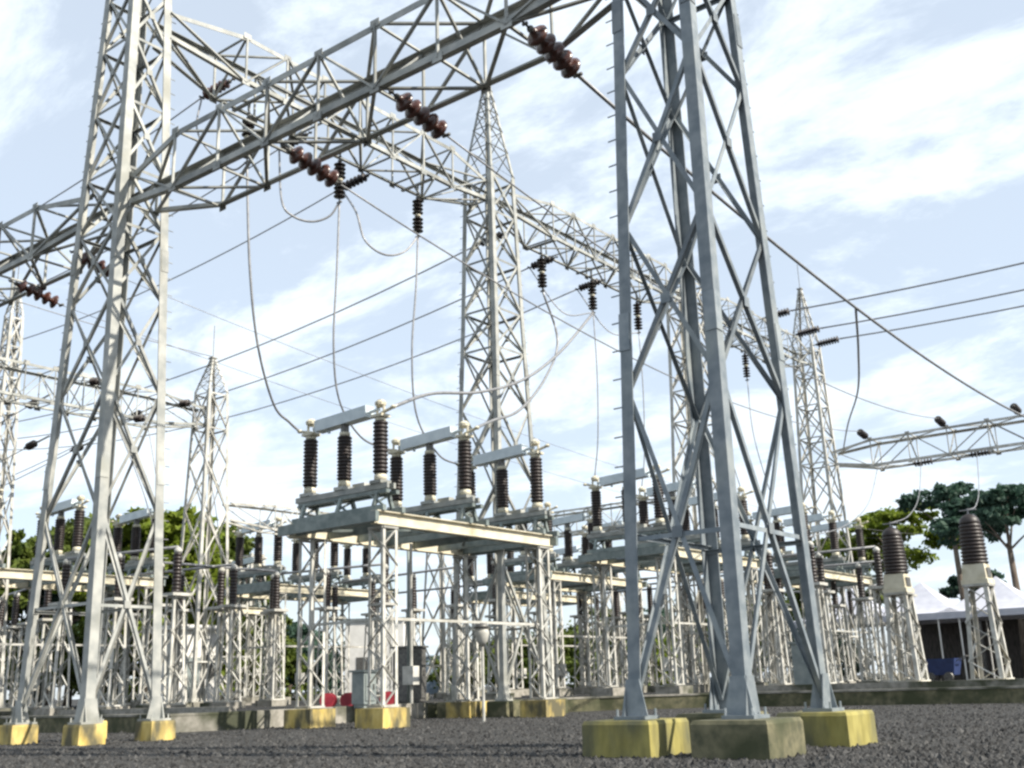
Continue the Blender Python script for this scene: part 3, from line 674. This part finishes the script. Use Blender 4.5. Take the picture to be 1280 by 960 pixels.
wire('drop_cable', spline([a, on_y(1073, 440, a.y + 3), on_y(1072, 490, a.y + 9), on_y(1060, 530, a.y + 17), V((-20.75, 55.72, 12.5))]), .034, 'thick hanging cable dropping from the sweeping conductor to the low right beam', 'cable')
for i, (px, lb) in enumerate(((1098, 'left short wire hanging under the low right beam'), (1152, 'middle short wire hanging under the low right beam'), (1222, 'right short wire hanging under the low right beam'))):
    a = on_y(px, 583 - (px - 1098) * .09, 55.8); a.z = 11.5
    tgt = V((-15.6 + 2.75 * i, 37.6 - .7 * i, 5.9)) if i else V((-15.6, 37.6, 5.85))
    if i: tgt = V(((-12.5, 37.2, 5.95), (-9.62, 36.1, 5.95))[i - 1])
    wire('drop_cable', spline([a, a.lerp(tgt, .25) + V((0, 0, -1.2)), a.lerp(tgt, .6) + V((0, 0, -1.0)), tgt]), .02, lb, 'cable')
wire('earth_wire', sagline((-37, 27.2, 14.9), (-37, 13.6, 15.5), .2), .018, 'thin earth wire leading up left from the tip of the short pale tower', 'power line')

# ------------------------------------------------------------------ small things in the yard
def drum(x, y, label):
    r = thing('cable_drum', label, 'drum', (x, y, YARD), 'red drums')
    b = MB(); 
    for s_ in (-.3, .24):
        for k in range(20):
            pass
    R_ = .22
    def ring(y0, y1, rr, nn=22):
        vs = [(rr * math.cos(2 * math.pi * k / nn), yy, R_ + rr * math.sin(2 * math.pi * k / nn)) for yy in (y0, y1) for k in range(nn)]
        return vs, [(k, nn + k, nn + (k + 1) % nn, (k + 1) % nn) for k in range(nn)] + [tuple(range(nn)), tuple(reversed(range(nn, 2 * nn)))]
    for y0 in (-.32, .26): b.add(*ring(y0, y0 + .06, R_))
    b.build('flange', 'red', r)
    b = MB(); b.add(*ring(-.258, .258, .13)); b.build('core', 'fit', r)
    r.rotation_euler.z = rad(38)
    return r
d0 = drum(*on_z(435, 877, YARD + .001)[:2], 'red drum left of the central stand column, at ground level') if False else None
def ground_at(px, dist):
    d = ray(px, 860); d.z = 0; d.normalize(); return d * dist
g = ground_at(436, 34); d0 = drum(g.x, g.y, 'larger red drum between the two front columns of the central stand')
g = ground_at(485, 34.5); copy_tree(d0, (g.x, g.y, YARD), 'red drum behind the right front column of the central stand')
g = ground_at(411, 35); copy_tree(d0, (g.x, g.y, YARD), 'red drum partly hidden behind the left front column of the central stand')
def cabinet(px, dist, w_, d_, h_, label, mt='cabinet'):
    g = ground_at(px, dist); r = thing('control_cabinet', label, 'cabinet', (g.x, g.y, YARD), 'control cabinets'); r.rotation_euler.z = 0
    b = MB(); b.box(-w_ / 2, w_ / 2, -d_ / 2, d_ / 2, .1, h_); b.box(-w_ / 2 + .05, w_ / 2 - .05, -d_ / 2 + .05, d_ / 2 - .05, 0, .098); b.build('body', mt, r)
    b = MB(); b.box(-w_ / 2 - .06, w_ / 2 + .06, -d_ / 2 - .06, d_ / 2 + .06, h_ + .002, h_ + .06); b.build('roof', mt, r)
    b = MB(); b.box(w_ / 2 + .002, w_ / 2 + .03, -d_ / 2 + .06, d_ / 2 - .06, .2, h_ - .08); dd = b.build('door', mt, r)
    b = MB(); b.box(w_ / 2 + .031, w_ / 2 + .06, d_ / 2 - .16, d_ / 2 - .12, h_ * .5, h_ * .5 + .16); b.build('handle', 'fit', dd)
cabinet(455, 33, .5, .5, 1.0, 'grey green cabinet beside the red drums')
cabinet(512, 36, .8, .7, 1.75, 'dark grey cabinet at the foot of the thin pole', 'fit')
cabinet(1010, 40, .7, .6, 1.6, 'grey cabinet behind the right leg of the nearest tower')
g = ground_at(511, 35.2); b = MB(); b.tube([(0, 0, 0), (0, 0, 5.8)], [.06, .045], 8); o = b.build('thin_pole', 'greensteel_shade', None, True); o.location = (g.x, g.y, YARD)
tag(o, 'thin grey pole standing in the open gap under the central deck', 'pole')
g = ground_at(604, 29.6); r = thing('lamp_post', 'short post with pale lamp bowl in front of the middle tower', 'lamp', (g.x, g.y, .0))
b = MB(); b.tube([(0, 0, 0), (0, 0, 2.1)], .04, 8); b.build('post', 'steel_pale', r)
b = MB(); b.lathe([(.05, 2.02), (.15, 2.15), (.2, 2.36), (.16, 2.5)], 14); b.build('lamp_bowl', 'steel_pale', r, True)
b = MB(); b.lathe([(.22, 2.502), (.14, 2.6), (.03, 2.63)], 14); b.build('lamp_cap', 'fit', r, True)

# ------------------------------------------------------------------ buildings
g = ground_at(232, 52); r = thing('white_hut', 'small white flat roofed hut behind the right leg of the left tower', 'building', (g.x, g.y, YARD))
b = MB(); b.box(-.9, .9, -1.1, 1.1, 0, 3.3); b.build('wall', 'white', r)
b = MB(); b.box(-1.15, 1.15, -1.35, 1.35, 3.302, 3.5); b.build('roof', 'white', r)
b = MB(); b.box(.902, .94, -.8, 0, 0, 2.1); dd = b.build('door', 'cabinet', r); b = MB(); b.box(.942, .97, -.15, -.09, 1, 1.1); b.build('handle', 'fit', dd)
b = MB(); b.box(.902, .94, .25, .9, 1.2, 2.2); b.build('window', 'fit', r)
g = ground_at(538, 95); r = thing('hill_shed', 'flat blue grey shed standing in for a hazy hill under the central deck', 'building', (g.x, g.y, YARD)); r.rotation_euler.z = rad(37)  # shed added in place of a far hill, haze put into its blue
b = MB(); b.box(-1.6, 4.5, -2, 2, 0, 3.0)
for k in range(20): b.box(-1.55 + k * .3, -1.43 + k * .3, -2.04, -2.002, .1, 2.95)
b.build('wall', 'hazeblue', r)
b = MB(); b.box(-1.75, 4.65, -2.15, 2.15, 3.002, 3.12); b.build('roof', 'hazeblue', r)
g = ground_at(474, 80); r = thing('white_building', 'low white building glimpsed between the front columns of the central stand', 'building', (g.x, g.y, YARD)); r.rotation_euler.z = rad(37)
b = MB(); b.box(-2.2, 1.9, -1.5, 1.5, 0, 5.2); b.build('wall', 'white', r)
b = MB(); b.box(-2.35, 2.05, -1.65, 1.65, 5.202, 5.36); b.build('roof', 'cabinet', r)
for k in (-1.4, .2):
    b = MB(); b.box(k, k + .9, -1.53, -1.502, 1.6, 2.7); b.build('window', 'fit', r)
# canopies and dark shed at right
sh = thing('long_shed', 'long dark open sided shed behind the white canopies at right', 'shed', (2, 70, YARD))
b = MB(); b.box(-26, 40, 3, 3.2, 0, 3.9); b.build('back_wall', 'darkwall', sh)
for k in range(14):
    b = MB(); b.box(-26 + k * 5, -25.8 + k * 5, -.1, .1, 0, 3.7); b.build('post', 'fit', sh)
b = MB(); b.add([(-26.4, -.6, 3.7), (40.4, -.6, 3.7), (40.4, 3.6, 4.1), (-26.4, 3.6, 4.1), (-26.4, -.6, 3.82), (40.4, -.6, 3.82), (40.4, 3.6, 4.22), (-26.4, 3.6, 4.22)],
    [(0, 3, 2, 1), (4, 5, 6, 7), (0, 1, 5, 4), (1, 2, 6, 5), (2, 3, 7, 6), (3, 0, 4, 7)]); b.build('roof', 'fit', sh)
def canopy(x, y, label):
    r = thing('white_canopy', label, 'canopy', (x, y, YARD), 'white pyramid canopies'); a = 2.7
    n = 9; vs = []; fs = []
    for j in range(n):
        t = j / (n - 1); rr = a * (1 - t) ; z = 3.6 + 1.9 * (t ** 1.35)
        for (cx_, cy_) in ((-1, -1), (0, -1), (1, -1), (1, 0), (1, 1), (0, 1), (-1, 1), (-1, 0)):
            vs.append((cx_ * rr, cy_ * rr, z))
    for j in range(n - 1):
        for k in range(8): fs.append((j * 8 + k, j * 8 + (k + 1) % 8, (j + 1) * 8 + (k + 1) % 8, (j + 1) * 8 + k))
    b = MB(); b.add(vs, fs); b.box(-a, a, -a, -a + .04, 3.25, 3.6); b.box(-a, a, a - .04, a, 3.25, 3.6); b.box(-a, -a + .04, -a + .042, a - .042, 3.25, 3.6); b.box(a - .04, a, -a + .042, a - .042, 3.25, 3.6)
    b.build('canvas_roof', 'canvas', r)
    for sx in (-1, 1):
        for sy in (-1, 1):
            b = MB(); b.tube([(sx * (a - .1), sy * (a - .1), 0), (sx * (a - .1), sy * (a - .1), 3.3)], .045, 8); b.build('post', 'white', r)
    return r
def y_at(px, Y):
    return on_y(px, 840, Y)
cn = None
for px, lb in ((1075, 'left white canopy peak seen behind the lattice pedestal beside the nearest tower'), (1165, 'middle white pyramid canopy between the two fat insulator posts'), (1262, 'right white canopy reaching the right edge of the view')):
    p = y_at(px, 64)
    if cn is None: cn = canopy(p.x, 64, lb)
    else: copy_tree(cn, (p.x, 64, YARD), lb)
p = y_at(1178, 58); r = thing('blue_handcart', 'small dark blue cart parked under the middle white canopy', 'cart', (p.x, 58, YARD))
b = MB(); b.frus(0, 0, .7, .5, .85, .62, .35, 1.15); b.build('tub', 'bluepaint', r)
for sx in (-1, 1):
    b = MB(); b.lathe([(.22, -.05), (.25, 0), (.22, .05)], 14); o = b.build('wheel', 'fit', r); o.rotation_euler = (rad(90), 0, 0); o.location = (sx * .45, -.55, .25)
b = MB(); b.tube([(.8, -.3, 1.0), (1.3, -.3, 1.25), (1.3, .3, 1.25), (.8, .3, 1.0)], .03, 6); b.build('handle', 'fit', r)
b = MB(); b.bar((-.3, .5, .2), (-.3, .5, .5), .06); b.bar((.3, .5, .0), (.3, .5, .5), .06); b.bar((-.3, .5, .0), (-.3, .5, .5), .06); b.build('leg', 'fit', r)

# ------------------------------------------------------------------ trees
def tree(x, y, h, crown, label, lm, leaf=.3, per=900, name='leafy_tree', z=YARD, group='trees behind the yard', seed=1, trunk=.22):
    q = random.Random(seed); r = thing(name, label, 'tree', (x, y, z), group)
    st_ = .66 if name == 'spreading_tree' else .46
    b = MB(); b.tube([(0, 0, -.1), (.1, .05, h * st_ * .5), (.05, -.1, h * (st_ + .04))], [trunk * 1.25, trunk, trunk * .7], 8)
    for cx_, cy_, cz_, rx, ry, rz in (crown[::2] if st_ > .5 else crown):
        b.tube(spline([(.05, -.1, h * st_), (cx_ * .45, cy_ * .45, h * st_ + (cz_ - h * st_) * .6), (cx_, cy_, cz_)], 4), [trunk * .36 * (1 - i / 10) for i in range(9)], 6)
    b.build('trunk', 'bark', r, True)
    b = MB()
    for cx_, cy_, cz_, rx, ry, rz in crown:
        subs = []
        for _ in range(16):
            d = V((q.gauss(0, 1), q.gauss(0, 1), q.gauss(0, 1))).normalized() * (q.random() ** .4)
            subs.append((V((cx_ + d.x * rx, cy_ + d.y * ry, cz_ + d.z * rz)), .28 + .3 * q.random()))
        for _ in range(per):
            c_, sr = subs[q.randrange(len(subs))]
            d = V((q.gauss(0, 1), q.gauss(0, 1), q.gauss(0, 1))).normalized() * (q.random() ** .45) * sr
            p = c_ + V((d.x * rx, d.y * ry, d.z * rz * .8))
            n = (d.normalized() * .7 + V((q.gauss(0, .6), q.gauss(0, .6), q.gauss(.5, .5)))).normalized()
            t = n.orthogonal().normalized(); t = (Matrix.Rotation(q.random() * 6.28, 3, n) @ t); s_ = n.cross(t)
            L = leaf * (.6 + .8 * q.random())
            b.add([p - t * L * .5, p + s_ * L * .3 - n * L * .06, p + t * L * .5, p - s_ * L * .3 - n * L * .06], [(0, 1, 2, 3)])
    b.build('crown', lm, r)
    return r
def tree_at(px, dist, top_y, w, label, lm, seed, lobes=11, flat=1.0, name='leafy_tree', per=800, leaf=.4, deep=.6):
    """w: crown radius in metres; deep: how far down the height the crown hangs"""
    g = ground_at(px, dist); q = random.Random(seed * 17)
    d = ray(px, top_y); k = dist / math.hypot(d.x, d.y); h = EYE + d.z * k - YARD
    cr = []
    for i in range(lobes):
        a = i * 2.4 + q.random(); f = (i + .5) / lobes
        rr = w * (.25 + .65 * math.sqrt(f)) * q.uniform(.8, 1.1); s_ = w * q.uniform(.26, .40)
        cz = h - s_ * flat * .7 - h * deep * (f ** 1.2) * q.uniform(.5, 1.0)
        cr.append((math.cos(a) * rr, math.sin(a) * rr, cz, s_, s_, s_ * flat))
    cr.append((0, 0, h - w * .26 * flat, w * .30, w * .30, w * .26 * flat))
    tree(g.x, g.y, h, cr, label, lm, leaf, per, name, seed=seed)
tree_at(85, 74, 652, 5.4, 'bushy green tree behind the left leg of the left tower', 'leaf_mid', 3, 15, per=1300, leaf=.5)
tree_at(182, 60, 643, 4.0, 'bright lime green tree rising in the middle of the left tower legs', 'leaf_lime', 5, 16, per=1500, leaf=.46)
tree_at(240, 80, 660, 5.4, 'green tree behind the short pale tower', 'leaf_mid', 8, 14, per=1300, leaf=.5)
tree_at(20, 78, 690, 4.8, 'dark green tree behind the brown switch insulators at the edge of the view', 'leaf_dark', 9)
tree_at(292, 76, 742, 3.8, 'low green tree beneath the small stands beside the left tower', 'leaf_mid', 11, deep=.8)
tree_at(360, 86, 780, 3.8, 'dark low tree behind the white hut side of the yard', 'leaf_dark', 13, deep=.8)
tree_at(132, 84, 690, 5.4, 'olive tree filling the gap between left tower legs', 'leaf_mid', 14, 14, per=1300, leaf=.5, deep=.8)
tree_at(212, 66, 760, 3.6, 'low lime bush right behind the white hut', 'leaf_lime', 15, deep=.9)
tree_at(1140, 84, 633, 4.6, 'yellow green tree behind the fat insulator post next to the blue grey tower', 'leaf_lime', 21, 10, .5, 'spreading_tree', 600, .4, .38)
tree_at(1068, 90, 664, 4.0, 'olive tree between the blue grey tower and the fat insulator posts', 'leaf_mid', 23, 10, .6, deep=.6)
tree_at(1218, 78, 600, 3.2, 'airy blue green tree above the right fat insulator post', 'leaf_dark', 25, 9, .55, 'spreading_tree', 260, .42, .30)
tree_at(1288, 72, 606, 3.4, 'dark blue green tree at the right edge of the view', 'leaf_dark', 27, 10, .5, 'spreading_tree', 600, .4, .25)
tree_at(1240, 80, 712, 2.4, 'small dark tree behind the right fat insulator post', 'leaf_dark', 29, 7, .5, 'leafy_tree', 500, .36, .4)
tree_at(760, 95, 765, 4.6, 'low green tree glimpsed between the middle tower and nearest tower', 'leaf_mid', 31, deep=.8)
tree_at(700, 88, 790, 4.2, 'low olive tree glimpsed beside the block footed end of the central stand', 'leaf_mid', 32, deep=.85)
tree_at(630, 100, 800, 4.2, 'low green tree glimpsed behind the middle tower legs', 'leaf_mid', 33, deep=.8)
tree_at(830, 96, 760, 4.8, 'low dark tree glimpsed through the nearest tower', 'leaf_dark', 35, deep=.8)
tree_at(900, 92, 770, 4.2, 'low lime tree glimpsed behind the front leg of the nearest tower', 'leaf_lime', 36, deep=.8)
tree_at(965, 96, 745, 4.6, 'low green tree glimpsed through the right legs of the nearest tower', 'leaf_mid', 37, deep=.8)
for px, dist, ty, lb, lm, sd in ((60, 66, 775, 'low bush behind the low wall at the view edge', 'leaf_mid', 51), (110, 70, 790, 'low dark bush behind the front leg of the left tower', 'leaf_dark', 52), (262, 68, 775, 'low bush between white hut and short pale tower', 'leaf_mid', 53),
                             (318, 72, 800, 'low olive bush under the small switch stands', 'leaf_mid', 54), (585, 90, 800, 'low bush right of the hazy blue shed', 'leaf_mid', 55), (1020, 80, 780, 'dark low bush behind the right foot of the blue grey tower', 'leaf_dark', 56), (800, 84, 800, 'low bush beyond the blue grey tower left foot', 'leaf_lime', 57)):
    tree_at(px, dist, ty, 3.4, lb, lm, sd, 9, 1.0, 'green_bush', 600, .36, .85)
tree_at(445, 100, 800, 4.2, 'low dark tree seen between the columns of the central stand', 'leaf_dark', 39, deep=.85)

# ------------------------------------------------------------------ loose stones on the gravel
b = MB(); q = random.Random(99)
base = [(0, 0, 1), (1, 0, 0), (0, 1, 0), (-1, 0, 0), (0, -1, 0)]
fc = [(0, 1, 2), (0, 2, 3), (0, 3, 4), (0, 4, 1)]
for i in range(36000):
    t = q.random(); dist = 10.5 + 24 * t ** 1.8
    ang_ = q.uniform(-.52, .5); d = _h * math.cos(ang_) + _r0 * math.sin(ang_); p = d * dist
    if p.y > 17.2 and p.x < -23.8: continue
    if p.y > 33: continue
    s_ = q.uniform(.014, .042) * (1.5 if q.random() < .06 else 1); a = q.random() * 6.28; ca, sa = math.cos(a), math.sin(a)
    sx, sy, sz = s_ * q.uniform(.8, 1.5), s_ * q.uniform(.8, 1.3), s_ * q.uniform(.6, 1.3)
    vs = []
    for x, y, z in base:
        x, y, z = x * sx + q.uniform(-.3, .3) * s_, y * sy + q.uniform(-.3, .3) * s_, GZ + z * sz - .004
        vs.append((p.x + x * ca - y * sa, p.y + x * sa + y * ca, z))
    b.add(vs, fc)
tag(b.build('gravel_stones', 'stone'), 'loose dark grey stones covering the gravel', 'gravel', kind='stuff')

# ------------------------------------------------------------------ wording shared by the labels
for o in bpy.data.objects:
    if o.get('label'):
        t = o['label']
        for a, c in (('nearest lattice tower of', 'tall lattice tower of'), ('the nearest tower', 'the blue grey tower'), ('the left tower', 'the yellow-footed tower'), ('left tower', 'yellow-footed tower'), ('the middle tower', 'the spired tower'), ('middle lattice tower', 'lattice tower'),
                     ('spired spired', 'spired')):
            t = t.replace(a, c)
        o['label'] = t
